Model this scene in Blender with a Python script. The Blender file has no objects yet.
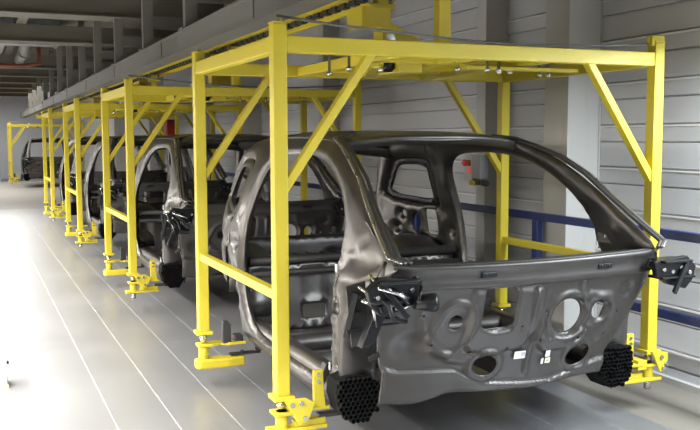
import bpy, bmesh, math, random
from math import sin, cos, pi, radians, sqrt
from mathutils import Vector, Matrix
from mathutils.geometry import delaunay_2d_cdt
random.seed(7)
sc = bpy.context.scene
col = sc.collection

# ------------------------------------------------------------ camera
FPX, PITCH, YAW, ROLL = 876.48, .0879, .4078, -.0032
fw = Vector((sin(YAW)*cos(PITCH), cos(YAW)*cos(PITCH), -sin(PITCH)))
rt = Vector((cos(YAW), -sin(YAW), 0)); up = rt.cross(fw)
rt, up = cos(ROLL)*rt+sin(ROLL)*up, -sin(ROLL)*rt+cos(ROLL)*up
cam = bpy.data.objects.new('camera', bpy.data.cameras.new('camera')); col.objects.link(cam)
m = Matrix((rt, up, -fw)).transposed().to_4x4(); m.translation = Vector((-1.4185, -4.1772, 1.6961))
cam.matrix_world = m
cam.data.sensor_width = 36; cam.data.lens = FPX/700*36; cam.data.clip_end = 200
sc.camera = cam
# ------------------------------------------------------------ world, lights, exposure
w = bpy.data.worlds.new('hall'); sc.world = w; w.use_nodes = True
w.node_tree.nodes['Background'].inputs[0].default_value = (.93, .96, 1, 1)
w.node_tree.nodes['Background'].inputs[1].default_value = .05
def area(name, loc, sx, sy, power, color=(1, .98, .94), rot=(0, 0, 0), spread=180):
    l = bpy.data.lights.new(name, 'AREA'); l.shape = 'RECTANGLE'; l.size = sx; l.size_y = sy; l.energy = power; l.color = color; l.spread = radians(spread)
    o = bpy.data.objects.new(name, l); o.location = loc; o.rotation_euler = rot; col.objects.link(o); return o
area('aisle_fill_light', (-1.95, 6.0, 2.24), .30, 22, 1900, spread=128)  # added unseen light, hung low so the upper parts stay dark
area('outer_aisle_fill_light', (-4.6, 6.0, 2.24), .30, 24, 2900)  # second added light out of view, also low, brightens posts and wall
area('rear_fill_light', (-.6, -5.6, 2.24), 6.6, .30, 200, (.90, .95, 1))  # fill added behind the camera for surfaces facing it
area('wall_fill_light', (2.62, -2.3, 2.24), .25, 3.6, 290, (.82, .91, 1))  # fill added out of view to brighten the right wall and its foot
area('far_hall_lamp_light', (-3, 28, 3.3), 9, 10, 900)
sc.view_settings.view_transform = 'Standard'; sc.view_settings.look = 'None'
sc.view_settings.gamma = 1; sc.view_settings.exposure = 0.0; sc.view_settings.use_curve_mapping = False

# ------------------------------------------------------------ materials
def mat(name, color, rough=.5, metal=0, noise=0, nscale=8, bump=0, coat=0, emit=0, spec=.5):
    M = bpy.data.materials.new(name); M.use_nodes = True; nt = M.node_tree; b = nt.nodes['Principled BSDF']
    b.inputs['Base Color'].default_value = (*color, 1); b.inputs['Roughness'].default_value = rough; b.inputs['Metallic'].default_value = metal
    b.inputs['Specular IOR Level'].default_value = spec
    b.inputs['Coat Weight'].default_value = coat
    if emit: b.inputs['Emission Color'].default_value = (*color, 1); b.inputs['Emission Strength'].default_value = emit
    tc = nt.nodes.new('ShaderNodeTexCoord'); n = nt.nodes.new('ShaderNodeTexNoise'); n.inputs['Scale'].default_value = nscale; n.inputs['Detail'].default_value = 4
    nt.links.new(tc.outputs['Object'], n.inputs['Vector'])
    if noise:
        r = nt.nodes.new('ShaderNodeMapRange'); r.inputs[3].default_value = 1-noise; r.inputs[4].default_value = 1+noise
        nt.links.new(n.outputs['Fac'], r.inputs[0])
        x = nt.nodes.new('ShaderNodeVectorMath'); x.operation = 'SCALE'; x.inputs[0].default_value = color
        nt.links.new(r.outputs[0], x.inputs['Scale']); nt.links.new(x.outputs[0], b.inputs['Base Color'])
        r2 = nt.nodes.new('ShaderNodeMapRange'); r2.inputs[3].default_value = rough-.08; r2.inputs[4].default_value = rough+.08
        nt.links.new(n.outputs['Fac'], r2.inputs[0]); nt.links.new(r2.outputs[0], b.inputs['Roughness'])
    if bump:
        bp = nt.nodes.new('ShaderNodeBump'); bp.inputs['Strength'].default_value = bump; bp.inputs['Distance'].default_value = .01
        nt.links.new(n.outputs['Fac'], bp.inputs['Height']); nt.links.new(bp.outputs[0], b.inputs['Normal'])
    return M
YEL = mat('yellow_paint', (.60, .485, .03), .42, 0, .06, 5)
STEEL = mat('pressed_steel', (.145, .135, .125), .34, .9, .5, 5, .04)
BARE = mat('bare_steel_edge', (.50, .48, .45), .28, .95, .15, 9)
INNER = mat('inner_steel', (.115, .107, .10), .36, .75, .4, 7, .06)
DARK = mat('dark_sheet', (.045, .042, .04), .45, .3, .2, 8)
BLK = mat('black_plastic', (.008, .008, .009), .30, 0, .1, 20, spec=.35)
FOAM = mat('black_foam', (.006, .006, .006), .8, 0, spec=.2)
CHROME = mat('bright_pin', (.6, .6, .58), .25, 1)
NAVY = mat('navy_paint', (.025, .04, .16), .4)
WALL = mat('wall_cladding', (.56, .56, .57), .5, 0, .03, 2)
COLM = mat('column_paint', (.50, .49, .46), .6, 0, .04, 2)
GREY = mat('grey_rail_paint', (.155, .15, .13), .5, 0, .08, 3)
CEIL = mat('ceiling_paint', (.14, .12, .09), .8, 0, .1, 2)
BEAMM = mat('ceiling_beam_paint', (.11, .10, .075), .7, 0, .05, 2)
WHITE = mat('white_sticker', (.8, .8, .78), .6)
RED = mat('red_paint', (.55, .04, .02), .45)
LAMPR = mat('red_lamp', (.9, .07, .03), .3, emit=.6)
CREAM = mat('cream_paint', (.74, .64, .40), .5)
BOXG = mat('grey_box', (.36, .37, .37), .45)
FARW = mat('far_wall_paint', (.62, .64, .68), .7)
DUCT = mat('duct_metal', (.35, .36, .40), .35, .7, .25, 2)
RUST = mat('rust_red_paint', (.22, .06, .03), .6)

def dash_mat():
    M = mat('dash_damping_sheet', (.080, .074, .068), .36, .6, .10, 9, .05); nt = M.node_tree; b = nt.nodes['Principled BSDF']
    tc = nt.nodes.new('ShaderNodeTexCoord'); mp = nt.nodes.new('ShaderNodeMapping'); mp.inputs['Rotation'].default_value = (0, radians(45), 0)
    nt.links.new(tc.outputs['Object'], mp.inputs[0])
    ck = nt.nodes.new('ShaderNodeTexBrick'); ck.inputs['Scale'].default_value = 34; ck.inputs['Mortar Size'].default_value = .02
    mp2 = nt.nodes.new('ShaderNodeMapping'); mp2.inputs['Rotation'].default_value = (radians(90), 0, 0)
    nt.links.new(mp.outputs[0], mp2.inputs[0]); nt.links.new(mp2.outputs[0], ck.inputs[0])
    bp = nt.nodes.new('ShaderNodeBump'); bp.inputs['Strength'].default_value = .25; bp.inputs['Distance'].default_value = .004; bp.invert = True
    nt.links.new(ck.outputs['Fac'], bp.inputs['Height']); nt.links.new(bp.outputs[0], b.inputs['Normal'])
    return M
DASH = dash_mat()

def plate_mat():
    # metal floor plates laid in strips 0.337 m wide, with a thin joint and screws along it
    M = bpy.data.materials.new('floor_plates'); M.use_nodes = True; nt = M.node_tree; b = nt.nodes['Principled BSDF']
    N = nt.nodes.new; L = nt.links.new
    def math_(op, a, bb=None, c=None):
        n = N('ShaderNodeMath'); n.operation = op
        for i, v in enumerate((a, bb, c)):
            if v is None: continue
            if isinstance(v, (int, float)): n.inputs[i].default_value = v
            else: L(v, n.inputs[i])
        return n.outputs[0]
    tc = N('ShaderNodeTexCoord'); sp = N('ShaderNodeSeparateXYZ'); L(tc.outputs['Object'], sp.inputs[0])
    u = math_('DIVIDE', math_('ADD', sp.outputs[0], 1.02), .337)
    fu = math_('ABSOLUTE', math_('SUBTRACT', math_('FRACT', math_('ADD', u, .5)), .5))
    row = math_('FLOOR', u)
    v = math_('ADD', math_('DIVIDE', sp.outputs[1], 3.4), math_('MULTIPLY', row, .37))
    fv = math_('ABSOLUTE', math_('SUBTRACT', math_('FRACT', math_('ADD', v, .5)), .5))
    seam = math_('MAXIMUM', math_('LESS_THAN', fu, .0085), math_('LESS_THAN', fv, .0003))
    sc_ = math_('ABSOLUTE', math_('SUBTRACT', math_('FRACT', math_('DIVIDE', sp.outputs[1], .62)), .5))
    screw = math_('MULTIPLY', math_('LESS_THAN', sc_, .014), math_('LESS_THAN', fu, .034))
    n = N('ShaderNodeTexNoise'); n.inputs['Scale'].default_value = 1.3; n.inputs['Detail'].default_value = 5; L(tc.outputs['Object'], n.inputs['Vector'])
    mr = N('ShaderNodeMapRange'); L(n.outputs['Fac'], mr.inputs[0]); mr.inputs[3].default_value = .27; mr.inputs[4].default_value = .36
    cc = N('ShaderNodeCombineColor'); L(mr.outputs[0], cc.inputs[0]); L(mr.outputs[0], cc.inputs[1]); L(math_('MULTIPLY', mr.outputs[0], 1.02), cc.inputs[2])
    mx = N('ShaderNodeMix'); mx.data_type = 'RGBA'; L(math_('MAXIMUM', seam, screw), mx.inputs[0]); L(cc.outputs[0], mx.inputs[6]); mx.inputs[7].default_value = (.34, .34, .335, 1)
    L(mx.outputs[2], b.inputs['Base Color'])
    L(math_('MULTIPLY', math_('SUBTRACT', 1.0, math_('MAXIMUM', seam, screw)), .6), b.inputs['Metallic'])
    mr2 = N('ShaderNodeMapRange'); L(n.outputs['Fac'], mr2.inputs[0]); mr2.inputs[3].default_value = .28; mr2.inputs[4].default_value = .42
    L(mr2.outputs[0], b.inputs['Roughness'])
    bp = N('ShaderNodeBump'); bp.inputs['Strength'].default_value = .6; bp.inputs['Distance'].default_value = .004; bp.invert = True
    L(seam, bp.inputs['Height']); L(bp.outputs[0], b.inputs['Normal'])
    return M
PLATE = plate_mat()
CONC = mat('concrete', (.21, .19, .155), .55, 0, .08, 3)
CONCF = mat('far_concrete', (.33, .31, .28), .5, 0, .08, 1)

# ------------------------------------------------------------ helpers
class MB:
    def __init__(s): s.v = []; s.f = []; s.sm = []
    def add(s, v, f, smooth=False):
        k = len(s.v); s.v += [tuple(p) for p in v]; s.f += [tuple(i+k for i in q) for q in f]; s.sm += [smooth]*len(f); return s
    def box(s, a, b):
        (x0, y0, z0), (x1, y1, z1) = a, b
        x0, x1 = min(x0, x1), max(x0, x1); y0, y1 = min(y0, y1), max(y0, y1); z0, z1 = min(z0, z1), max(z0, z1)
        return s.add([(x0,y0,z0),(x1,y0,z0),(x1,y1,z0),(x0,y1,z0),(x0,y0,z1),(x1,y0,z1),(x1,y1,z1),(x0,y1,z1)],
              [(0,3,2,1),(4,5,6,7),(0,1,5,4),(1,2,6,5),(2,3,7,6),(3,0,4,7)])
    def prism(s, pts, axis, a, b):      # polygon pts in the two other axes, extruded from a to b
        n = len(pts); i = 'xyz'.index(axis)
        def P(p, t): q = list(p); q.insert(i, t); return q
        return s.add([P(p, a) for p in pts]+[P(p, b) for p in pts], [tuple(range(n))[::-1], tuple(range(n, 2*n))]+[(k, (k+1) % n, (k+1) % n+n, k+n) for k in range(n)])
    def bar(s, p, q, wd, ht, ref=(0, 0, 1)):
        p, q = Vector(p), Vector(q); d = (q-p).normalized(); r = Vector(ref)
        if abs(d.dot(r)) > .98: r = Vector((0, 1, 0))
        a = d.cross(r).normalized()*wd/2; b = a.cross(d).normalized()*ht/2
        return s.add([p-a-b, p+a-b, p+a+b, p-a+b, q-a-b, q+a-b, q+a+b, q-a+b], [(0,3,2,1),(4,5,6,7),(0,1,5,4),(1,2,6,5),(2,3,7,6),(3,0,4,7)])
    def tube(s, path, r, n=12):
        path = [Vector(p) for p in path]; V = []; F = []; pa = None
        rs = r if isinstance(r, (list, tuple)) else [r]*len(path)
        for i, p in enumerate(path):
            d = (path[min(i+1, len(path)-1)]-path[max(i-1, 0)]).normalized()
            if pa is None: pa = d.orthogonal().normalized()
            a = (pa-d*pa.dot(d)).normalized(); pa = a; b = d.cross(a)
            V += [p+(a*cos(2*pi*k/n)+b*sin(2*pi*k/n))*rs[i] for k in range(n)]
        for i in range(len(path)-1):
            F += [(i*n+k, i*n+(k+1) % n, (i+1)*n+(k+1) % n, (i+1)*n+k) for k in range(n)]
        s.add(V, F, True); 
        s.add(V[:n], [tuple(range(n))[::-1]]); s.add(V[-n:], [tuple(range(n))]); return s
    def build(s, name, mt, parent=None, bevel=0, fix=True, auto=False):
        me = bpy.data.meshes.new(name); me.from_pydata(s.v, [], s.f)
        for p, q in zip(me.polygons, s.sm): p.use_smooth = q
        if fix:
            bm = bmesh.new(); bm.from_mesh(me); bmesh.ops.remove_doubles(bm, verts=bm.verts, dist=1e-5); bmesh.ops.recalc_face_normals(bm, faces=bm.faces); bm.to_mesh(me); bm.free()
        me.materials.append(mt); o = bpy.data.objects.new(name, me); col.objects.link(o); o.parent = parent
        if bevel:
            b = o.modifiers.new('bevel', 'BEVEL'); b.width = bevel; b.segments = 2; b.limit_method = 'ANGLE'
        return o
def tag(o, label=None, cat=None, group=None, kind=None):
    for k, v in (('label', label), ('category', cat), ('group', group), ('kind', kind)):
        if v: o[k] = v
    return o
def empty(name, loc): o = bpy.data.objects.new(name, None); o.location = loc; o.empty_display_size = .1; col.objects.link(o); return o
def struct(o): o['kind'] = 'structure'; return o
def copy_tree(o, parent=None):
    c = o.copy(); col.objects.link(c); c.parent = parent
    for ch in list(o.children): copy_tree(ch, c)
    return c
def smooth_poly(pts, step):             # closed Catmull-Rom; a point given as (a, b, 1) stays a sharp corner
    n = len(pts); out = []
    for i in range(n):
        p0, p1, p2, p3 = pts[i-1], pts[i], pts[(i+1) % n], pts[(i+2) % n]
        a, b = Vector(p1[:2]), Vector(p2[:2])
        t1 = (b-Vector(p0[:2]))*.5 if len(p1) < 3 else (b-a); t2 = (Vector(p3[:2])-a)*.5 if len(p2) < 3 else (b-a)
        L = (b-a).length; lim = L*1.1
        if t1.length > lim: t1 = t1.normalized()*lim
        if t2.length > lim: t2 = t2.normalized()*lim
        k = max(1, round(L/step))
        for j in range(k):
            t = j/k; h = 2*t**3-3*t*t+1
            out.append(tuple(a*h+b*(1-h)+t1*(t**3-2*t*t+t)+t2*(t**3-t*t)))
    return out
def ellipse(cx, cy, rx, ry, n=28, rot=0):
    return [(cx+rx*cos(a)*cos(rot)-ry*sin(a)*sin(rot), cy+rx*cos(a)*sin(rot)+ry*sin(a)*cos(rot)) for a in [2*pi*k/n for k in range(n)]]
def rrect(cx, cy, hx, hy, r, n=5):
    o = []
    for sx, sy, a0 in ((1, 1, 0), (-1, 1, 90), (-1, -1, 180), (1, -1, 270)):
        for k in range(n+1):
            a = radians(a0+90*k/n); o.append((cx+sx*(hx-r)+r*cos(a), cy+sy*(hy-r)+r*sin(a)))
    return o
def inside(p, poly):
    x, y = p; c = False; n = len(poly); j = n-1
    for i in range(n):
        xi, yi = poly[i]; xj, yj = poly[j]
        if (yi > y) != (yj > y) and x < (xj-xi)*(y-yi)/(yj-yi)+xi: c = not c
        j = i
    return c
def segdist(p, polys):
    best = 9; px, py = p
    for poly in polys:
        n = len(poly)
        for i in range(n):
            ax, ay = poly[i]; bx, by = poly[(i+1) % n]; dx, dy = bx-ax, by-ay; L = dx*dx+dy*dy or 1e-9
            t = max(0, min(1, ((px-ax)*dx+(py-ay)*dy)/L)); d = (px-ax-t*dx)**2+(py-ay-t*dy)**2
            if d < best*best: best = sqrt(d)
    return best
def sm(t): t = max(0, min(1, t)); return t*t*(3-2*t)
def panel(outline, holes, step, front, back):
    """Pressed sheet: 2D outline with holes, mapped by front(a,b,d) / back(a,b,d) to 3D; d = distance to nearest edge. Returns MB."""
    polys = [outline]+holes; V = []; E = []
    for P in polys:
        k = len(V); V += [Vector(p) for p in P]; E += [(k+i, k+(i+1) % len(P)) for i in range(len(P))]
    nb = len(V)
    xs = [p[0] for p in outline]; ys = [p[1] for p in outline]
    x = min(xs)+step*.5; r = 0
    while x < max(xs):
        y = min(ys)+step*(.5 if r % 2 else .1)
        while y < max(ys):
            p = (x, y)
            if inside(p, outline) and not any(inside(p, h) for h in holes) and segdist(p, polys) > step*.45: V.append(Vector(p))
            y += step
        x += step*.87; r += 1
    v, e, f, *_ = delaunay_2d_cdt(V, E, [], 0, 1e-6)
    tris = []
    for t in f:
        c = sum((v[i] for i in t), Vector((0, 0)))/len(t)
        if inside(c, outline) and not any(inside(c, h) for h in holes): tris.append(tuple(t))
    D = [segdist(p, polys) for p in v]; D = [0 if d < 1e-4 else d for d in D]
    n = len(v); A = [front(p.x, p.y, d) for p, d in zip(v, D)]; B = [back(p.x, p.y, d) for p, d in zip(v, D)]
    cnt = {}
    for t in tris:
        for i in range(len(t)):
            k = (t[i], t[(i+1) % len(t)]); cnt[k] = 1
    bd = [k for k in cnt if (k[1], k[0]) not in cnt]
    mb = MB(); mb.add(A+B, tris+[tuple(i+n for i in t[::-1]) for t in tris]+[(b, a, a+n, b+n) for a, b in bd], True)
    return mb

# ------------------------------------------------------------ setting
mb = MB(); mb.add([(-9, -7, 0), (2.27, -7, 0), (2.27, 18.4, 0), (-9, 18.4, 0)], [(0, 1, 2, 3)])
struct(mb.build('floor', PLATE))
mb = MB(); mb.add([(2.27, -7, 0), (3.4, -7, 0), (3.4, 18.4, 0), (2.27, 18.4, 0)], [(0, 1, 2, 3)])
struct(mb.build('floor_concrete_strip', CONC))
mb = MB(); mb.add([(-14, 18.4, 0), (3.4, 18.4, 0), (3.4, 36, 0), (-14, 36, 0)], [(0, 1, 2, 3)])
struct(mb.build('floor_far', CONCF))
# ribbed wall cladding
prof = [(3.0, 0), (2.972, .0), (2.972, .100), (2.995, .104), (2.995, .113)]; z = .225
while z < 4.2:
    # lit ledge, face, shadow groove, face
    prof += [(2.970, z-.108), (2.962, z-.010), (2.990, z+.006), (2.990, z+.012), (2.972, z+.016), (2.972, z+.190), (2.995, z+.194), (2.995, z+.203)]
    z += .31
prof += [(3.0, 4.3), (3.1, 4.3), (3.1, 0)]
mb = MB(); mb.prism(prof, 'y', -7, 36); wr = struct(mb.build('wall_right', WALL))
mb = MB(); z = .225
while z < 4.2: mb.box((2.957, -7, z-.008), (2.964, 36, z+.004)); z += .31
mb.build('highlight_strip', WHITE, wr)  # near-white strips paint the bright reflection lines along the ledges
mb = MB(); mb.box((-14, 36, 0), (3.1, 36.2, 4.3)); struct(mb.build('wall_back', FARW))
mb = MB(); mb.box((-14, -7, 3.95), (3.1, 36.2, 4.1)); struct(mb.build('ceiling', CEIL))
mb = MB(); mb.box((2.93, -7, 0), (2.975, 18.4, .045)); struct(mb.build('baseboard_right', COLM))
# steel columns standing against the cladding
k = 0
for (x0, y0, y1) in ((2.67, 1.2, 1.49), (2.74, 2.45, 2.60), (2.74, 6.3, 6.45), (2.6, 9.6, 9.95), (2.74, 12.6, 12.8), (2.6, 17.4, 17.8), (2.6, 23, 23.4)):
    k += 1; mb = MB()
    mb.box((x0, y0, 0), (2.99, y1, 3.94)); 
    if x0 < 2.7: mb.box((x0-.006, y0-.010, 0), (x0+.16, y0+.0, 3.94)); mb.box((2.955, y0-.012, 0), (2.97, y0, 3.94))
    struct(mb.build('trim_%d' % k, COLM, bevel=.006))
# ceiling beams
for i, y in enumerate((4.4, 8.7, 12.4, 18.5, 21.5, 24.5, 27.5, 30.5, 33.5)):
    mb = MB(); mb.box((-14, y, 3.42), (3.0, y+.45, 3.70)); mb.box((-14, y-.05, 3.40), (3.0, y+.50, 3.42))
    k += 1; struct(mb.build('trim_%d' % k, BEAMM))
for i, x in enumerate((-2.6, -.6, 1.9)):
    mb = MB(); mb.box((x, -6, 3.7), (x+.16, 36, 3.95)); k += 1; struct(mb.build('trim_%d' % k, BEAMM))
# ducts and pipes under the ceiling
mb = MB(); mb.box((-1.8, 13.2, 3.5), (.2, 14.3, 3.9)); mb.box((-1.2, 14.3, 3.55), (-.7, 16.6, 3.85)); mb.box((-1.82, 13.15, 3.48), (-1.79, 14.35, 3.92)); mb.box((.18, 13.15, 3.48), (.24, 14.35, 3.92))
tag(mb.build('ventilation_duct', DUCT, bevel=.01), 'sheet metal air duct tucked between the ceiling beams', 'duct')
mb = MB(); mb.tube([(-9, 17.2, 3.34), (-.2, 17.2, 3.34), (.1, 17.2, 3.4), (.1, 17.2, 3.93)], .045)
for x in (-7, -5, -3, -1): mb.box((x-.02, 17.18, 3.36), (x+.02, 17.22, 3.95))
tag(mb.build('sprinkler_pipe', RUST), 'rust red pipe running across below the ceiling', 'pipe')
mb = MB(); mb.tube([(-.3, 14.6, 3.80), (-.3, 15.5, 3.5), (-.3, 17.5, 3.5)], .12, 16); mb.tube([(-.3, 15.45, 3.5), (-.3, 15.55, 3.5)], .14, 16)
tag(mb.build('exhaust_hose', GREY), 'round grey duct pipe bending down from the ceiling', 'duct')
mb = MB(); mb.box((1.35, 5.3, 3.0), (1.75, 5.9, 3.3)); mb.box((1.5, 5.55, 3.3), (1.6, 5.65, 3.94)); mb.box((1.33, 5.28, 2.98), (1.77, 5.30, 3.32))
tag(mb.build('junction_box', RUST, bevel=.008), 'rust red box hanging from the ceiling near the grey rail', 'box')

# unseen housings added over the two aisle fill lights
for nm, x, z_, lab in (('added_light_housing', -1.95, 2.27, 'added white light housing, out of view over the aisle beside the line'), ('added_light_housing', -4.6, 2.27, 'added white light housing, out of view over the outer aisle')):
    mb = MB(); mb.prism([(x-.17, z_), (x+.17, z_), (x+.08, z_+.09), (x-.08, z_+.09)], 'y', -5.2, 17.2)
    for y in range(-4, 18, 3): mb.box((x-.01, y-.01, z_+.09), (x+.01, y+.01, 3.94))
    o = mb.build(nm, WHITE); tag(o, lab, 'light housing')

# ------------------------------------------------------------ overhead conveyor
rail = empty('overhead_rail', (.6, 3, 2.54)); tag(rail, 'long grey steel beam hung above the yellow hangers on drop posts', 'rail')
def rel(mb, o): mb.v = [(a-o.location.x, b-o.location.y, c-o.location.z) for a, b, c in mb.v]; return mb
mb = MB(); mb.box((.50, -2.5, 2.54), (.70, 34, 2.56)); mb.box((.50, -2.5, 2.725), (.70, 34, 2.745)); mb.box((.515, -2.5, 2.56), (.685, 34, 2.725))
for y in [i*3.345-1.3 for i in range(11)]: mb.box((.505, y, 2.56), (.695, y+.03, 2.725))
rel(mb, rail).build('rail_beam', GREY, rail)
mb = MB()
for i in range(13):
    y = 4.36+i*2.23
    mb = MB(); mb.box((.54, y, 2.745), (.66, y+.10, 3.94)); mb.box((.5, y-.03, 2.745), (.7, y+.13, 2.765))
    rel(mb, rail).build('drop_post', GREY, rail)
    mb = MB(); mb.box((.66, y+.01, 3.02+.0), (1.5, y+.09, 3.16)); mb.box((1.16, y+.02, 2.9), (1.24, y+.08, 3.02)); rel(mb, rail).build('cross_arm', GREY, rail)
    if y > 27: break
track = empty('conveyor_track', (1.2, 3, 2.7)); tag(track, 'dark yellow overhead track that the hangers ride along', 'track')
mb = MB(); mb.box((1.10, -2.5, 2.70), (1.30, 34, 2.72)); mb.box((1.10, -2.5, 2.86), (1.30, 34, 2.88)); mb.box((1.19, -2.5, 2.72), (1.21, 34, 2.86)); rel(mb, track).build('track_beam', YEL, track, bevel=.003)
mb = MB(); mb.box((1.02, -2.5, 2.66), (1.05, 34, 2.76)); mb.box((1.35, -2.5, 2.66), (1.38, 34, 2.76))
rel(mb, track).build('guide_rail', YEL, track)
mb = MB()
for i in range(200):
    y = -2.4+i*.18; mb.box((1.175, y, 2.655), (1.225, y+.11, 2.695)); mb.box((1.19, y+.1, 2.665), (1.21, y+.19, 2.685))
o = rel(mb, track).build('drive_chain', DARK, track)

# ------------------------------------------------------------ hanger
W, Lh = 2.4, 1.645; S = .036
def make_hanger():
    r = empty('conveyor_hanger', (0, 0, 0))
    for x in (0, W):
        s = 1 if x == 0 else -1
        for y in (0, Lh):
            mb = MB(); mb.box((x-S, y-S, .385), (x+S, y+S, 2.258)); p = mb.build('post', YEL, r, bevel=.006)
            mb = MB(); mb.box((x-.055, y-.055, .362), (x+.055, y+.055, .386)); mb.build('flange', YEL, p, bevel=.004)
            mb = MB(); mb.box((x-S-.002, y-S-.002, 2.258), (x+S+.002, y+S+.002, 2.266)); mb.tube([(x+.01*s, y, 2.266), (x+.01*s, y, 2.285)], .012); mb.build('cap', YEL, p)
            mb = MB(); mb.tube([(x, y, .300), (x, y, .362)], .021, 16); mb.tube([(x, y, .325), (x, y, .34)], .027, 16)
            mb.build('pin', CHROME, p)
            if y == 0: MB().tube([(x, y, .135), (x, y, .20)], .021, 16).build('pin', CHROME, p)
            if y > 0:        # rear foot
                mb = MB(); mb.prism([(x-s*.045, y-.04), (x+s*.05, y-.045), (x+s*.12, y-.02), (x+s*.17, y-.05), (x+s*.29, y-.05), (x+s*.29, y+.05), (x+s*.17, y+.06), (x-s*.045, y+.045)], 'z', .276, .297)
                mb.tube([(x, y, .19), (x, y, .276)], .034, 20); mb.build('foot_arm', YEL, p, bevel=.004)
                mb = MB(); mb.prism([(x-s*.06, y-.03), (x-s*.04, y-.05), (x+s*.17, y-.06), (x+s*.28, y-.05), (x+s*.29, y+.03), (x-s*.03, y+.05), (x-s*.06, y+.03)], 'z', .125, .19); mb.build('foot_base', YEL, p, bevel=.012)
                mb = MB(); mb.prism([(x+s*.125, .29), (x+s*.185, .29), (x+s*.185, .42), (x+s*.165, .445), (x+s*.135, .445), (x+s*.125, .43)], 'y', y-.045, y-.005); mb.build('rubber_pad', DARK, p, bevel=.006); MB().box((x+s*.21, y-.045, .295), (x+s*.27, y+.045, .34)).build('rest_block', DARK, p, bevel=.006)
                mb = MB(); mb.box((x+s*.18, y-.03, .195), (x+s*.40, y+.03, .207)); mb.box((x+s*.36, y-.02, .207), (x+s*.41, y+.02, .30)); mb.tube([(x+s*.27, y, .207), (x+s*.27, y, .222)], .014); mb.build('locating_slide', DARK, p, bevel=.003)
            else:            # front foot with gusset, bolts and upright support tab
                mb = MB(); mb.tube([(x, y, .20), (x, y, .30)], .033, 20); mb.box((x-.05, y-.05, .284), (x+.05, y+.05, .30)); mb.build('foot_sleeve', YEL, p, bevel=.002)
                mb = MB(); mb.prism([(x-s*.075, y-.045), (x+s*.24, y-.035), (x+s*.25, y+.03), (x-s*.075, y+.05)], 'z', .19, .212); mb.box((x+s*.06, y-.025, .212), (x+s*.235, y+.02, .245)); mb.build('foot_base', YEL, p, bevel=.004)
                q = -1 if s > 0 else 1
                if s > 0: pts = [(x-.01, .375), (x+.11, .372), (x+.16, .34), (x+.12, .245), (x+.07, .235)]
                else: pts = [(x-.03, .385), (x+.095, .37), (x+.10, .33), (x+.075, .26), (x+.04, .25)]
                mb = MB(); mb.prism(pts, 'y', y-.068, y-.054); mb.build('gusset_plate', YEL, p, bevel=.003)
                bl = [(x+.035, .345), (x+.085, .347), (x+.105, .268)] if s > 0 else [(x+.045, .345), (x+.08, .30), (x+.06, .275)]
                for bx, bz in bl: MB().tube([(bx, y-.068, bz), (bx, y-.078, bz)], .013, 8).build('bolt', CHROME, p)
                mb = MB(); mb.prism([(x+s*.08, y-.055), (x+s*.25, y-.05), (x+s*.25, y+.045), (x+s*.08, y+.05)], 'z', .295, .312); mb.box((x+s*.05, y-.05, .27), (x+s*.12, y+.05, .33)); mb.build('foot_arm', YEL, p, bevel=.004)
                mb = MB(); mb.prism([(x+s*.16, .31), (x+s*.225, .31), (x+s*.215, .41), (x+s*.21, .505), (x+s*.158, .505), (x+s*.158, .42)], 'y', y-.05, y-.03); mb.prism([(x+s*.185, y-.03), (x+s*.20, y-.03), (x+s*.20, y+.04), (x+s*.185, y+.04)], 'z', .31, .42); mb.build('support_tab', YEL, p, bevel=.003)
                for bz in (.445, .48): MB().tube([(x+s*.184, y-.05, bz), (x+s*.184, y-.058, bz)], .010, 8).build('bolt', CHROME, p)
                mb = MB(); mb.prism([(.30, .285), (.37, .285), (.375, .40), (.35, .47), (.32, .47), (.30, .42)] if s > 0 else [(x-.30, .285), (x-.37, .285), (x-.375, .40), (x-.35, .47), (x-.32, .47), (x-.30, .42)], 'y', y+.18, y+.24); mb.build('rubber_pad', DARK, p, bevel=.004)
                mb = MB(); mb.box((x+s*.2, y-.02, .24), (x+s*.40, y+.03, .262)); mb.build('locating_slide', DARK, p, bevel=.003)
    zb, zt = 2.118, 2.20
    for y in (0, Lh):
        mb = MB(); mb.box((S, y-.032, zb), (W-S, y+.032, zt)); mb.build('cross_beam', YEL, r, bevel=.005)
        for x in (0, W):
            s = 1 if x == 0 else -1
            mb = MB(); mb.bar((x+s*.02, y, 1.435), (x+s*.505, y, 2.13), .045, .052, (0, 1, 0)); mb.build('diagonal_brace', YEL, r, bevel=.004)
    for x in (0, W):
        mb = MB(); mb.box((x-.032, S, zb), (x+.032, Lh-S, zt)); mb.build('side_beam', YEL, r, bevel=.005)
        mb = MB(); mb.box((x-.024, S, .872), (x+.024, Lh-S, .922)); mb.build('side_bar', YEL, r, bevel=.004)
    for x in (.72, 1.68):
        mb = MB(); mb.box((x-.03, .03, 2.125), (x+.03, Lh-.03, 2.185)); mb.build('inner_beam', YEL, r, bevel=.004)
    # carriage
    c = MB(); c.box((1.15, .04, 2.13), (1.25, Lh-.04, 2.185)); c.box((.76, .45, 2.135), (1.64, .53, 2.18)); c.box((.76, 1.28, 2.135), (1.64, 1.36, 2.18)); c = c.build('carriage_frame', YEL, r, bevel=.004)
    for y in (.45, 1.3):
        mb = MB(); mb.box((1.16, y, 2.185), (1.24, y+.07, 2.66)); mb.box((1.12, y-.03, 2.56), (1.28, y+.10, 2.60)); mb.build('carriage_post', YEL, c, bevel=.004)
        for bx in (1.12, 1.26): MB().tube([(bx, y+.035, 2.635), (bx+.02, y+.035, 2.635)], .035, 16).build('roller', CHROME, c)
    mb = MB(); mb.box((.93, 1.05, 2.42), (1.12, 1.30, 2.54)); mb.box((1.1, 1.1, 2.30), (1.16, 1.25, 2.54)); mb.prism([(1.24, 2.3), (1.55, 2.3), (1.50, 2.38), (1.24, 2.5)], 'y', 1.33, 1.345); mb.build('reader_box', YEL, c, bevel=.004)
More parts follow.
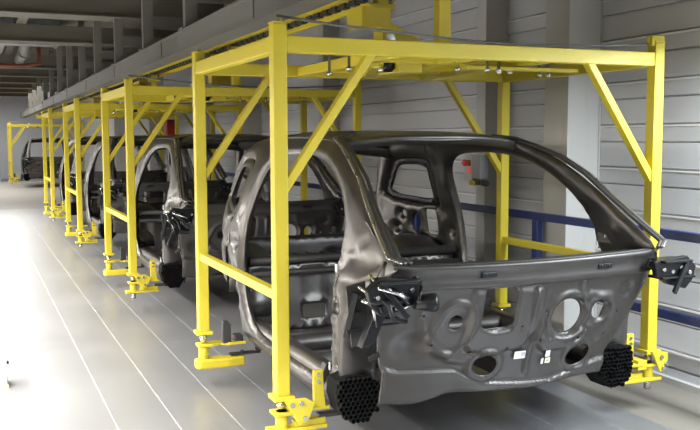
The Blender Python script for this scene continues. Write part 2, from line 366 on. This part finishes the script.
    mb = MB(); mb.box((.98, .62, 2.09), (1.14, .92, 2.185)); mb.box((.86, .66, 2.12), (.90, .74, 2.20)); mb.build('lock_block', YEL, c, bevel=.006)
    mb = MB(); mb.tube([(.90, .70, 2.14), (.965, .70, 2.14)], .045, 18); mb.build('lock_wheel', BLK, c)
    for (bx, by) in ((.60, .5), (.64, .9), (.80, .5), (.84, .9), (1.40, .30), (1.48, .30), (1.56, .42), (1.64, .42), (1.2, .3), (1.95, .55), (2.02, .55)):
        MB().tube([(bx, by, 2.08), (bx, by, 2.085), (bx, by, 2.10), (bx, by, 2.105), (bx, by, 2.22)], [.009, .017, .017, .009, .009], 8).build('bolt', CHROME, c)
    mb = MB(); mb.box((.55, .62, 2.19), (1.1, .74, 2.205)); mb.box((1.3, .35, 2.10), (2.1, .43, 2.12)); mb.bar((1.2, Lh-.1, 2.15), (1.68, .35, 2.15), .06, .05); mb.bar((1.2, Lh-.1, 2.15), (.72, .35, 2.15), .06, .05); mb.build('carriage_brace', YEL, c, bevel=.003)
    # signal hose sagging over the front beam
    mb = MB(); P = [(0, .015, 2.30), (.3, 0, 2.268), (.67, -.01, 2.243), (1.0, -.01, 2.222), (1.3, 0, 2.212), (1.65, 0, 2.214), (1.98, 0, 2.228), (2.39, .01, 2.252), (2.46, .015, 2.262)]
    mb.tube(P, .007, 8); mb.build('sagging_cable', GREY, r)
    mb = MB(); mb.box((W-.05, -.02, 2.266), (W+.045, .03, 2.30)); mb.box((W-.06, -.03, 2.24), (W-.03, .02, 2.285)); mb.build('cable_bracket', YEL, r, bevel=.003)
    mb = MB(); mb.tube([(.62, 0, 2.20), (.62, 0, 2.235)], [.03, .018], 14); mb.build('cable_clip', WHITE, r)
    return r

# ------------------------------------------------------------ car body shell
CX = 1.22
def lerp_tab(t, tab):
    if t <= tab[0][0]: return tab[0][1]
    for (a, va), (b, vb) in zip(tab, tab[1:]):
        if t <= b:
            return va+(vb-va)*(t-a)/(b-a)
    return tab[-1][1]
HB = [(.25, .885), (.4, .905), (.6, .92), (.85, .915), (1.0, .90), (1.13, .875), (1.3, .815), (1.48, .745), (1.57, .70), (1.64, .655), (1.69, .60), (1.72, .55)]
def hw(y, z):
    b = lerp_tab(z, HB)
    if y < .5: b *= 1-.075*min(1, (.5-y)/.95)*sm((z-.95)/.15) - .03*sm(-y/.3)
    if y > 1.9: b *= 1-.26*((y-1.9)/1.1)**1.7
    return b
def side_shapes():
    out = smooth_poly([(-.45, 1.13, 1), (-.32, 1.22), (-.13, 1.33), (.07, 1.455), (.28, 1.565), (.48, 1.635), (.70, 1.69), (1.1, 1.712), (1.7, 1.715), (2.2, 1.69), (2.5, 1.64), (2.68, 1.55),
        (2.83, 1.28), (2.97, 1.0), (3.0, .75, 1), (2.98, .50, 1), (2.86, .50, 1), (2.78, .66), (2.58, .81), (2.32, .87), (2.06, .81), (1.88, .65), (1.80, .45), (1.76, .30, 1), (1.2, .25), (.3, .25),
        (.02, .26), (-.06, .29, 1), (-.07, .50), (-.10, .70), (-.17, .84), (-.28, .95), (-.40, 1.0), (-.47, 1.06)], .04)
    door = smooth_poly([(.09, 1.12), (.13, 1.23), (.26, 1.365), (.45, 1.48), (.68, 1.555), (.97, 1.59), (1.28, 1.585), (1.50, 1.56), (1.66, 1.47), (1.72, 1.30), (1.73, 1.0), (1.70, .72), (1.60, .50), (1.40, .40), (1.0, .37), (.40, .37), (.17, .40), (.08, .52), (.07, .8)], .04)
    qw = smooth_poly([(1.98, 1.50, 1), (2.10, 1.535), (2.42, 1.53), (2.54, 1.48), (2.76, 1.22, 1), (2.62, 1.17), (2.20, 1.14), (2.03, 1.15, 1)], .035)
    slot = rrect(2.19, 1.00, .075, .105, .03)
    sm_ = [ellipse(2.55, 1.05, .028, .028, 12), ellipse(1.86, .95, .018, .018, 10), ellipse(1.86, .72, .02, .02, 10), ellipse(-.02, .82, .014, .022, 10), ellipse(.01, .52, .012, .028, 10),
           ellipse(2.40, .98, .05, .08, 16, .4), ellipse(.03, .96, .010, .014, 8), ellipse(.035, .86, .008, .012, 8), ellipse(.03, .66, .009, .028, 10), ellipse(.03, .44, .009, .018, 8), ellipse(1.79, .58, .012, .02, 8), ellipse(2.62, .92, .03, .02, 10)]
    return out, door, qw, slot, sm_
def make_side(sgn, r):
    out, door, qw, slot, smh = side_shapes()
    def fr(y, z, d):
        o = .032*sm(d/.055)+.006*sm((d-.09)/.05)
        o -= .014*sm(1-abs(z-.94+.1*(y-2.3))/.05)*sm((y-1.85)/.05)*sm(d/.05)
        o += .012*sm(1-abs(z-.33)/.04)*sm(d/.03)
        if y < .3: o -= .012*sm((.02-abs(y-(-.01 if z < 1.0 else -.01-.9*(z-1.0)))) /.012)*sm(d/.03)*sm((1.3-z)/.1)
        o -= .010*sm((.03-math.hypot(y-1.90, z-.80))/.01)+.010*sm((.04-math.hypot(y-1.83, z-1.15))/.01)
        return (CX+sgn*(hw(y, z)+o-.01), y, z)
    def bk(y, z, d):
        o = .036*sm(d/.04)+.004
        o += .018*sm((sin(y*17+z*9)*cos(z*15-y*6)-.15)*1.6)*sm((d-.05)/.06)*(1 if y > 1.8 or y < .1 else .3)
        return (CX+sgn*(hw(y, z)-o-.01), y, z)
    body = panel(out, [door, qw, slot]+smh, .034, fr, bk).build('body_side', STEEL, r)
    cq = (2.36, 1.335); ins = [(cq[0]+(a-cq[0])*.74, cq[1]+(b-cq[1])*.70) for a, b in qw]; big = [(cq[0]+(a-cq[0])*1.01, cq[1]+(b-cq[1])*1.01) for a, b in qw]
    ff = lambda o: (lambda y, z, d: (CX+sgn*(hw(y, z)+o), y, z))
    panel(big, [ins], .04, ff(-.004), ff(-.010)).build('quarter_window_frame', BLK, body)
    mb = MB()
    for (y, z, a, b) in ((.0, 1.02, .012, .022), (.02, .50, .008, .02)):
        x = CX+sgn*(hw(y, z)+.031); MB().box((x, y-a, z-b), (x+sgn*.003, y+a, z+b)).build('sticker', WHITE, body)['label'] = 'small white sticker'
    return body
def dash_y(u, z): return -.25-.2*(z-.35)/.7-.06*(1-(u/.8)**2)
def seg(p, a, b):
    ax, ay = a; bx, by = b; dx, dy = bx-ax, by-ay
    t = max(0, min(1, ((p[0]-ax)*dx+(p[1]-ay)*dy)/(dx*dx+dy*dy))); return math.hypot(p[0]-ax-t*dx, p[1]-ay-t*dy)
def pathd(p, P): return min(seg(p, a, b) for a, b in zip(P, P[1:]))
CREASE = [(-.83, .566), (-.727, .54), (-.595, .53), (-.411, .519), (-.345, .478), (-.254, .435), (-.02, .405), (.2, .395), (.304, .425), (.44, .462), (.56, .485), (.684, .499)]
def relief(u, z):
    h = 0
    cz = lerp_tab(u, CREASE)
    h -= .028*sm((cz-z)/.016)*(1-.5*sm((cz-z)/.16))          # lower pressing steps out to the front
    # raised rings round the openings (towards the camera = -y)
    def ring(cx, cz_, r0, wdt, amt, ex=1):
        d = math.hypot((u-cx)*ex, z-cz_); return -amt*sm(1-abs(d-r0)/wdt)
    h += ring(.237, .752, .125, .03, .020); h += ring(.456, .765, .08, .025, .014); h += .02*sm(1-math.hypot(u-.237, z-.752)/.11)
    td = pathd((u, z), [(-.434, .775), (-.47, .70)]); h += -.018*sm((.125-td)/.02)+.014*sm((.095-td)/.018)
    h += -.012*sm((.03-pathd((u, z), [(-.64, .90), (-.60, .72), (-.45, .575), (-.36, .56)]))/.02)
    h += -.020*sm((.07-pathd((u, z), [(-.30, .95), (-.31, .66), (-.2, .64), (-.06, .66), (-.05, .95)]))/.018)*sm((.95-z)/.05)
    h += -.025*sm((.045-pathd((u, z), [(.02, .90), (.04, .70), (.12, .60), (.26, .60), (.36, .64)]))/.018)
    h += -.015*sm((.02-abs(u-.055-.03*sin(z*9)))/.012)*sm((.92-z)/.05)*sm((z-.42)/.05)
    h += -.020*sm((.10-math.hypot((u+.237)*.85, z-.519))/.018); h += -.020*sm((.10-math.hypot((u-.356)*.9, z-.518))/.018)
    h += .030*sm((.10-math.hypot((u+.66)*.8, z-.66))/.09)
    h += .016*sm((.055-math.hypot(u-.634, z-.872))/.012)
    h += -.018*sm((.03-pathd((u, z), [(.30, .93), (.33, .86), (.52, .84), (.58, .70), (.50, .60)]))/.014)
    return h
def make_dash(r):
    out = smooth_poly([(-.80, 1.0, 1), (-.86, .9), (-.83, .65), (-.80, .50), (-.795, .353, 1), (-.614, .338), (-.50, .36), (-.42, .382), (-.25, .372), (-.063, .365), (.125, .362), (.316, .383), (.45, .388), (.556, .385, 1),
           (.575, .51), (.66, .65), (.745, .849), (.77, 1.0, 1), (.3, 1.0), (-.3, 1.0)], .03)
    holes = [ellipse(-.434, .77, .039, .038, 20), rrect(-.203, .832, .096, .107, .035), ellipse(.237, .752, .095, .095, 30), ellipse(.456, .765, .045, .05, 20), ellipse(-.237, .519, .072, .056, 24, -.15), ellipse(.356, .518, .082, .056, 24, .35)]
    for (u, z, q) in ((-.56, .66, .008), (-.33, .60, .007), (.08, .63, .007), (.38, .66, .007), (.52, .62, .007), (-.12, .60, .007), (-.05, .72, .006), (.1, .78, .006), (.33, .62, .008), (-.62, .82, .007), (.6, .74, .008)): holes.append(ellipse(u, z, q, q, 8))
    def F(t):
        def g(u, z, d): return (CX+u, dash_y(u, z)+relief(u, z)+t+(.010*sm(1-d/.018) if t == 0 else 0), z)
        return g
    d = panel(out, holes, .0145, F(0), F(.006)).build('dash_panel', DASH, r)
    P = []
    for (u0, z0), (u1, z1) in zip(CREASE[1:], CREASE[2:]):
        for k_ in range(5): t = k_/5; u = u0+(u1-u0)*t; z = z0+(z1-z0)*t; P.append((CX+u, dash_y(u, z)+relief(u, z)-.004, z))
    MB().tube([p for p in P if p[0]-CX < .3], .0035, 6).build('sheet_seam', DARK, d)
    def st(u, z, a, b, mt, nm, lab, off=0):
        mb = MB(); P = []
        for (du, dz) in ((-a, -b), (a, -b), (a, b), (-a, b)): P.append((CX+u+du, dash_y(u+du, z+dz)-.014-off, z+dz))
        P += [(x, y+.003, z_) for x, y, z_ in P]
        mb.add(P, [(0, 1, 2, 3), (7, 6, 5, 4), (0, 4, 5, 1), (1, 5, 6, 2), (2, 6, 7, 3), (3, 7, 4, 0)]); o = mb.build(nm, mt, d); o['label'] = lab
    st(-.031, .558, .034, .021, WHITE, 'sticker', 'white rectangular sticker'); st(.151, .546, .014, .018, WHITE, 'sticker', 'small white sticker')
    st(.157, .506, .016, .015, WHITE, 'sticker', 'white sticker with a yellow dot'); st(.122, .505, .007, .016, WHITE, 'sticker', 'narrow white sticker')
    for k_ in range(3): st(-.020+k_*.008, .562, .0025, .010, BOXG, 'printed_mark', 'small grey printed mark', .001)
    mb = MB(); u, z = .157, .506; mb.tube([(CX+u, dash_y(u, z)-.0135, z), (CX+u, dash_y(u, z)-.0165, z)], .008, 12); mb.build('yellow_dot', YEL, d)
    return d
def sweep(path, prof, name, mt, r, sharp=False):
    # path: list of points; prof(i, t) -> list of (dx,dy,dz)
    V = []; n = None
    for i, p in enumerate(path):
        q = prof(i/(len(path)-1)); n = len(q); V += [(p[0]+a, p[1]+b, p[2]+c) for a, b, c in q]
    F = [(i*n+k, i*n+(k+1) % n, (i+1)*n+(k+1) % n, (i+1)*n+k) for i in range(len(path)-1) for k in range(n)]
    F += [tuple(range(n)), tuple(range(len(V)-n, len(V)))[::-1]]
    mb = MB(); mb.add(V, F, not sharp); return mb.build(name, mt, r)
def make_car():
    r = empty('car_body_shell', (0, 0, 0))
    for s in (-1, 1): make_side(s, r)
    make_dash(r)
    # roof
    N, Mx = 22, 14; V = []; F = []
    def zr(y): return lerp_tab(y, [(.5, 1.655), (.62, 1.688), (.8, 1.708), (1.2, 1.722), (1.7, 1.722), (2.2, 1.70), (2.5, 1.655), (2.62, 1.60)])
    for j in range(N+1):
        for i in range(Mx+1):
            t = i/Mx*2-1; y = .62+(2.55-.62)*j/N; y -= .09*(1-t*t)*(1-j/N)**2
            e = .62-.05*(j/N)**2
            V.append((CX+t*e, y, zr(y)+.022*(1-t**4)-.02*abs(t)**6))
    n = len(V); V += [(x, y, z-.010) for x, y, z in V]
    for j in range(N):
        for i in range(Mx):
            a = j*(Mx+1)+i; F.append((a, a+1, a+Mx+2, a+Mx+1)); F.append((a+n, a+Mx+1+n, a+Mx+2+n, a+1+n))
    for j in range(N):
        for i in (0, Mx): a = j*(Mx+1)+i; F.append((a, a+Mx+1, a+Mx+1+n, a+n))
    for i in range(Mx):
        for j in (0, N): a = j*(Mx+1)+i; F.append((a, a+1, a+1+n, a+n))
    mb = MB(); mb.add(V, F, True); mb.build('roof_panel', STEEL, r)
    # headers
    def head(y0, bow, zc, name, dpt, sgn, mt, hh=.05):
        P = []
        for i in range(25):
            t = i/24*2-1; P.append((CX+t*.64, y0-sgn*bow*(1-t*t), zc-.045*abs(t)**3))
        return sweep(P, lambda t: [(0, 0, .006), (0, -sgn*.008, -.012), (0, sgn*.02, -hh*.6), (0, sgn*.05, -hh), (0, sgn*dpt, -hh*.9), (0, sgn*(dpt+.02), -.012), (0, sgn*(dpt+.02), .004)], name, mt, r)
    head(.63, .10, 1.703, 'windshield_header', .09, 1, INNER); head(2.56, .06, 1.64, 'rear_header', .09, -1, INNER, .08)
    P = [(CX+t/10*.62, 1.66, 1.70-.03*abs(t/10)**3) for t in range(-10, 11)]
    sweep(P, lambda t: [(0, -.04, 0), (0, -.03, -.03), (0, .03, -.03), (0, .04, 0)], 'roof_bow', INNER, r)
    # cowl under the windshield
    P = []
    for i in range(41):
        t = i/40*2-1; P.append((CX+t*.80, -.46-.055*(1-t*t), 1.082-.010*(1-t*t)+.03*max(0, abs(t)-.9)*3))
    sweep(P, lambda t: [(0, 0, .0), (0, -.012, -.012), (0, .002, -.028), (0, .012, -.085), (0, -.002, -.115), (0, .03, -.125), (0, .06, -.11), (0, .13, -.05), (0, .21, -.035), (0, .22, -.02), (0, .12, -.02), (0, .03, -.002)], 'cowl_panel', DASH, r)
    cw = r.children[-1]
    sweep(P[1:-1], lambda t: [(0, .015, -.001), (0, .015, .003), (0, .16, -.012), (0, .16, -.018)], 'glass_flange', DARK, r)
    for u in (-.30, .42):
        mb = MB(); x = CX+u; y = -.46-.055*(1-(u/.8)**2)+.001
        mb.box((x-.045, y-.004, 1.082-.078), (x+.045, y+.02, 1.082-.052)); mb.tube([(x-.022, y-.006, 1.017), (x-.022, y, 1.017)], .008, 8); mb.tube([(x+.022, y-.006, 1.017), (x+.022, y, 1.017)], .008, 8)
        mb.build('clip_plate', BLK, cw, bevel=.006)
    # floor, tunnel, cross members
    out = smooth_poly([(-.86, -.02, 1), (.86, -.02, 1), (.86, 1.75, 1), (.60, 1.80), (-.60, 1.80), (-.86, 1.75, 1)], .12)
    fl = lambda o: (lambda u, y, d: (CX+u, y, .30+.13*sm((.17-abs(u))/.06)+.015*sm(sin(u*22)*1.5)*sm(d/.1)+o+.10*sm((.12-y)/.3)))
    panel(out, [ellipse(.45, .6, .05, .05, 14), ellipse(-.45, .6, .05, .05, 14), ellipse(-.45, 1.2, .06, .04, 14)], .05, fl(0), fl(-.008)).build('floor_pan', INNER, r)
    for y in (.62, 1.12):
        P = [(CX+t/10*.86, y, .30) for t in range(-10, 11)]
        sweep(P, lambda t: [(0, -.06, 0), (0, -.05, .12), (0, .05, .12), (0, .06, 0)], 'seat_cross_member', INNER, r)
    for s in (-1, 1):
        P = [(CX+s*.83, y/10, .27) for y in range(-1, 18)]
        sweep(P, lambda t: [(-.035*s, 0, 0), (-.035*s, 0, .14), (-.02*s, 0, .165), (.055*s, 0, .165), (.055*s, 0, .0)], 'sill_member', STEEL, r)
        # wheelhouse dome
        V = []; F = []
        for i in range(13):
            a = pi*i/12
            for j, (dx, q) in enumerate(((.0, 1.0), (-.10, 1.02), (-.22, .98), (-.30, .85), (-.33, .6))):
                yy = 2.32-.54*q*cos(a); zz = .42+.47*q*sin(a); V.append((CX+s*(hw(min(yy, 2.9), .8)-.03+dx), yy, zz))
        for i in range(12):
            for j in range(4): a = i*5+j; F.append((a, a+1, a+6, a+5))
        F.append(tuple(i*5+4 for i in range(13)))
        mb = MB(); mb.add(V, F, True); o = mb.build('wheelhouse', INNER, r); so = o.modifiers.new('sheet', 'SOLIDIFY'); so.thickness = .006
    # rear bulkhead, cross tubes, rear floor and tail panel
    bh = lambda o: (lambda u, z, d: (CX+u, 1.78+.02*sm(sin(u*14)*1.4)*sm(d/.05)+o+.25*(z-.3)*.4, z))
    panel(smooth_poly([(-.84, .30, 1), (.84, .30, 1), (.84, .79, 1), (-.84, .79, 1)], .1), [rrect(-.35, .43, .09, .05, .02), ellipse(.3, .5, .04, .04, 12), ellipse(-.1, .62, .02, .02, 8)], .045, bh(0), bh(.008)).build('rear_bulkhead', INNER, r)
    mb = MB(); mb.tube([(CX-.84, 1.80, .82), (CX+.84, 1.80, .82)], .032, 14); mb.tube([(CX-.84, 1.74, .735), (CX+.84, 1.74, .735)], .022, 14); mb.build('cross_tube', DARK, r)
    mb = MB(); mb.box((CX-.56, 1.86, .70), (CX+.56, 2.9, .712))
    for k_ in range(-4, 5): mb.box((CX+k_*.12-.02, 1.9, .712), (CX+k_*.12+.02, 2.85, .724))
    mb.build('rear_floor', INNER, r, bevel=.004)
    tl = lambda o: (lambda u, z, d: (CX+u, 2.93-.10*(u/.66)**2+o-.02*sm(d/.05), z))
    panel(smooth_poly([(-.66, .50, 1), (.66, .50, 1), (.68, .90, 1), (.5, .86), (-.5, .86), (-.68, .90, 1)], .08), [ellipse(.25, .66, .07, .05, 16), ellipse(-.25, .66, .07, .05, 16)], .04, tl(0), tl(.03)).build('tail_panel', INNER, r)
    # honeycomb crush blocks at the front corners
    for s in (-1, 1):
        CF = CX if s < 0 else CX-.065
        shp = [(.745, .43), (.80, .47), (.90, .48), (.965, .46), (.975, .38), (.95, .29), (.89, .235), (.80, .235), (.75, .30), (.73, .37)]
        mb = MB(); p = .0265; R = p/sqrt(3)
        y0 = -.165
        mb.prism([(CF+s*a, b) for a, b in shp], 'y', y0+.03, y0+.16)
        for j in range(-1, 14):
            for i in range(-1, 12):
                cu = .73+i*p+(p/2 if j % 2 else 0); cz = .25+j*p*.866
                if not inside((cu, cz), shp): continue
                o = [(CF+s*cu+R*.98*cos(radians(30+60*k_)), cz+R*.98*sin(radians(30+60*k_))) for k_ in range(6)]
                q = [(CF+s*cu+R*.80*cos(radians(30+60*k_)), cz+R*.80*sin(radians(30+60*k_))) for k_ in range(6)]
                jy = y0+random.uniform(-.004, .004)-(random.uniform(0, .03) if s > 0 else 0)
                V = [(a, jy, b) for a, b in o]+[(a, jy, b) for a, b in q]+[(a, y0+.03, b) for a, b in q]+[(a, y0+.03, b) for a, b in o]
                mb.add(V, [(k_, (k_+1) % 6, (k_+1) % 6+6, k_+6) for k_ in range(6)]+[(k_+6, (k_+1) % 6+6, (k_+1) % 6+12, k_+12) for k_ in range(6)]+[(k_, k_+18, (k_+1) % 6+18, (k_+1) % 6) for k_ in range(6)])
        mb.build('foam_block', FOAM, r, fix=False)
    # front pillar closing plates
    for s in (-1, 1):
        cp = lambda o, s=s: (lambda u, z, d: (CX+s*u, -.09-.19*sm((z-.60)/.35)+o-.02*sm(d/.04)-.12*sm((z-.9)/.12), z))
        panel(smooth_poly([(.72, .30, 1), (.90, .27, 1), (.93, .45), (.93, .8), (.87, 1.0), (.82, 1.10, 1), (.74, 1.0), (.73, .8)], .04), [rrect(.83, .70, .035, .07, .02), ellipse(.80, .45, .015, .012, 8), ellipse(.88, .88, .012, .012, 8)], .03, cp(0), cp(.02)).build('hinge_pillar_plate', INNER, r)
        # sail gusset inside the A pillar base
        mb = MB(); mb.prism([(-.42, 1.07), (.02, 1.07), (.03, 1.15), (-.04, 1.27), (-.14, 1.27)], 'x', CX+s*.80, CX+s*.79); mb.build('sail_plate', INNER, r, bevel=.003)
        for (y, z) in ((-.30, 1.12), (-.05, 1.11), (-.02, 1.21), (-.10, 1.14), (-.02, 1.17)): MB().tube([(CX+s*.786, y, z), (CX+s*.80, y, z)], .012, 10).build('plug', CHROME, r)
    AP = [(.50, .76, 1.70), (.60, .68, 1.685), (.635, .48, 1.635), (.68, .28, 1.57), (.71, .07, 1.47), (.75, -.13, 1.33), (.78, -.32, 1.21), (.80, -.47, 1.12), (.73, -.52, 1.085)]
    for s in (-1, 1):
        for nm, mt, du, dy, rr in (('windshield_flange', DARK, .0, -.018, .011), ('drip_channel', INNER, .028, -.012, .009), ('pillar_ridge', BARE, .048, -.008, .006)):
            P = []
            for (u0, y0_, z0), (u1, y1_, z1) in zip(AP, AP[1:]):
                for k_ in range(5): t = k_/5; P.append((CX+s*(u0+(u1-u0)*t+du), y0_+(y1_-y0_)*t+dy, z0+(z1-z0)*t+.008))
            mb = MB(); mb.tube(P, rr, 8); mb.build(nm, mt, r)
    # hinge and cross-beam bracket castings (black), one each side
    for s in (-1, 1):
        b = MB(); X = lambda u: CX+s*u
        b.prism([(X(.70), 1.03), (X(.93), 1.05), (X(.99), .99), (X(.97), .92), (X(.92), .87), (X(.80), .90), (X(.72), .95)], 'y', -.56, -.52)
        b.box((X(.74), -.58, .93), (X(.97), -.46, .945)); b.box((X(.74), -.60, 1.02), (X(.93), -.44, 1.035))
        b.bar((X(.93), -.56, .90), (X(.70), -.50, 1.02), .03, .04); b.bar((X(.80), -.60, .86), (X(.93), -.56, 1.03), .02, .03)
        b = b.build('mounting_bracket', BLK, r, bevel=.005)
        for (u, z) in ((.76, .985), (.82, .97), (.88, .99), (.94, .96), (.86, .92)): MB().tube([(X(u), -.57, z), (X(u), -.556, z)], .011, 8).build('bolt', CHROME, b)
        if s < 0:
            mb = MB(); mb.prism([(X(.88), .915), (X(.82), .90), (X(.90), .72), (X(.97), .70)], 'y', -.45, -.39)
            for k_ in range(4): mb.box((X(.86), -.44, .885-k_*.03), (X(.76), -.40, .890-k_*.03))
            mb.bar((X(1.0), -.33, .73), (X(.96), -.36, .95), .014, .03)
            for k_ in range(3): mb.bar((X(1.0-k_*.01), -.34, .76+k_*.08), (X(.93), -.36, .77+k_*.08), .014, .02)
            mb.build('hinge_cover', BLK, b, bevel=.006)
            mb = MB()
            for P_ in ([(.95, -.50, 1.06), (.93, -.56, 1.0), (.86, -.60, .98), (.80, -.60, .95)], [(.99, -.46, 1.0), (.95, -.52, .96), (.93, -.50, .88), (.90, -.46, .80)], [(.97, -.45, .93), (.90, -.52, .90), (.82, -.57, .90), (.74, -.57, .93)]): mb.tube([(X(a_), b_, c_) for a_, b_, c_ in P_], .008, 8)
            mb.build('bracket_glint', CHROME, b)  # chrome tubes added as glints on the black bracket
            mb = MB(); mb.prism([(X(1.0), .98), (X(.90), 1.0), (X(.88), .70), (X(.97), .68)], 'y', -.335, -.325)
            mb.build('recess_plate', DARK, b)
            mb = MB(); mb.tube([(X(.77), -.60, .93), (X(.68), -.60, .925), (X(.66), -.60, .925)], [.03, .045, .045], 18); mb.tube([(X(.95), -.5, 1.02), (X(.85), -.56, .98), (X(.78), -.58, .93)], .02, 10)
            mb.tube([(X(.96), -.48, .98), (X(.90), -.60, .93), (X(.88), -.6, .86), (X(.80), -.58, .84)], .011, 8); mb.tube([(X(.72), -.58, 1.0), (X(.76), -.63, .95), (X(.74), -.6, .90)], .008, 8)
            mb.build('bush', BLK, b)
            mb = MB(); mb.bar((X(.865), -.30, .60), (X(.82), -.32, .63), .025, .03); mb.build('stop_buffer', BLK, r, bevel=.004)
    return r

car = make_car(); han = make_hanger()
PITCHY = 4.461
spots = [0, PITCHY, 2*PITCHY, 3*PITCHY, 28.4]
clab = ['dark pressed steel car body shell nearest the camera, its dash panel holes fully visible',
        'bare car body shell right behind the nearest one, seen through the second yellow hanger',
        'bare car body shell third in the row, mostly hidden behind yellow posts',
        'bare car body shell fourth in the row, only slivers visible between posts',
        'small distant dark car body shell at the far left end of the line']
hlab = ['yellow steel conveyor hanger frame nearest the camera around the front car body',
        'yellow hanger frame second in the row, just behind the nearest',
        'yellow hanger frame third in the row, narrow in the distance',
        'yellow hanger frame fourth in the row, leftmost of the bright close posts',
        'small far yellow hanger frame at the left edge, apart from the others']
for i, y in enumerate(spots):
    c = car if i == 0 else copy_tree(car); c.location = (0, y, 0); tag(c, clab[i], 'car body', 'car body shells on the line')
    h = han if i == 0 else copy_tree(han); h.location = (-.12 if i == 4 else 0, y, 0); tag(h, hlab[i], 'hanger', 'yellow hangers of the overhead conveyor')

# ------------------------------------------------------------ guard rail along the wall
g = empty('guard_rail', (2.60, 0, 0)); tag(g, 'navy blue two-bar guard rail running along the cladded wall', 'railing')
def up_(mb): return rel(mb, g)
for z in (1.085, .575):
    mb = MB(); mb.box((2.58, -6, z-.03), (2.62, 17, z+.03)); up_(mb).build('rail_bar', NAVY, g, bevel=.006)
for i in range(10):
    y = 1.46+(i-3)*2.0
    mb = MB(); mb.box((2.572, y-.035, 0), (2.628, y+.035, 1.055)); mb.box((2.54, y-.06, 0), (2.655, y+.06, .012)); up_(mb).build('rail_post', NAVY, g, bevel=.005)
# control box on the slim column
cb = empty('control_box', (2.72, 2.49, 1.4)); tag(cb, 'grey control box with a red push button fixed to the wall column', 'control box')
mb = MB(); mb.box((2.645, 2.37, 1.33), (2.735, 2.52, 1.54)); rel(mb, cb).build('housing', BOXG, cb, bevel=.01)
mb = MB(); mb.box((2.635, 2.36, 1.535), (2.74, 2.53, 1.548)); rel(mb, cb).build('cover', BOXG, cb)
mb = MB(); mb.box((2.66, 2.52, 1.30), (2.735, 2.66, 1.55)); rel(mb, cb).build('back_plate', COLM, cb)
mb = MB(); mb.box((2.63, 2.56, 1.445), (2.67, 2.64, 1.495)); mb.tube([(2.63, 2.60, 1.47), (2.61, 2.60, 1.47)], .03, 16); rel(mb, cb).build('push_button', RED, cb, bevel=.006)
mb = MB(); mb.tube([(2.66, 2.575, 1.405), (2.645, 2.575, 1.405)], .018, 14); rel(mb, cb).build('indicator_lamp', LAMPR, cb)
mb = MB(); mb.box((2.62, 2.44, 1.275), (2.68, 2.52, 1.315)); rel(mb, cb).build('yellow_connector', YEL, cb, bevel=.006)
mb = MB(); mb.tube([(2.65, 2.44, 1.30), (2.65, 2.34, 1.30)], .018, 12); mb.tube([(2.65, 2.34, 1.30), (2.65, 2.27, 1.30)], .026, 12); rel(mb, cb).build('cable_plug', DARK, cb)
# red extinguisher
e = empty('red_cabinet', (2.9, 16.4, 1.8)); tag(e, 'narrow bright red cabinet on the wall, seen between the second hanger braces', 'cabinet')
mb = MB(); mb.box((2.78, 16.2, 1.45), (2.97, 16.5, 2.13)); rel(mb, e).build('cabinet', RED, e, bevel=.02)
mb = MB(); mb.box((2.775, 16.25, 1.70), (2.78, 16.45, 1.95)); rel(mb, e).build('sign_plate', RED, e)
# cream cabinet at left edge
e = empty('cream_post', (-1.335, 2.25, 0)); tag(e, 'cream coloured floor post cut off by the left picture edge', 'post')
mb = MB(); mb.box((-.11, -.11, .02), (.09, .09, .42)); mb.box((-.12, -.12, 0), (.10, .10, .02)); mb.build('body', CREAM, e, bevel=.006)
mb = MB(); mb.tube([(.09, -.08, .17), (.105, -.08, .17)], .012, 10); mb.build('knob', DARK, e)
# blue-grey cabinet far left
mb = MB(); mb.box((-1.6, 33, 0), (-.35, 33.6, 1.7)); mb.box((-1.62, 32.97, 1.7), (-.33, 33.63, 1.75)); mb.box((-1.0, 32.98, .1), (-.96, 33, 1.6))
tag(mb.build('storage_cabinet', mat('blue_grey', (.28, .34, .46), .5)), 'small blue-grey cabinet cut off at the far left end of the hall', 'cabinet')
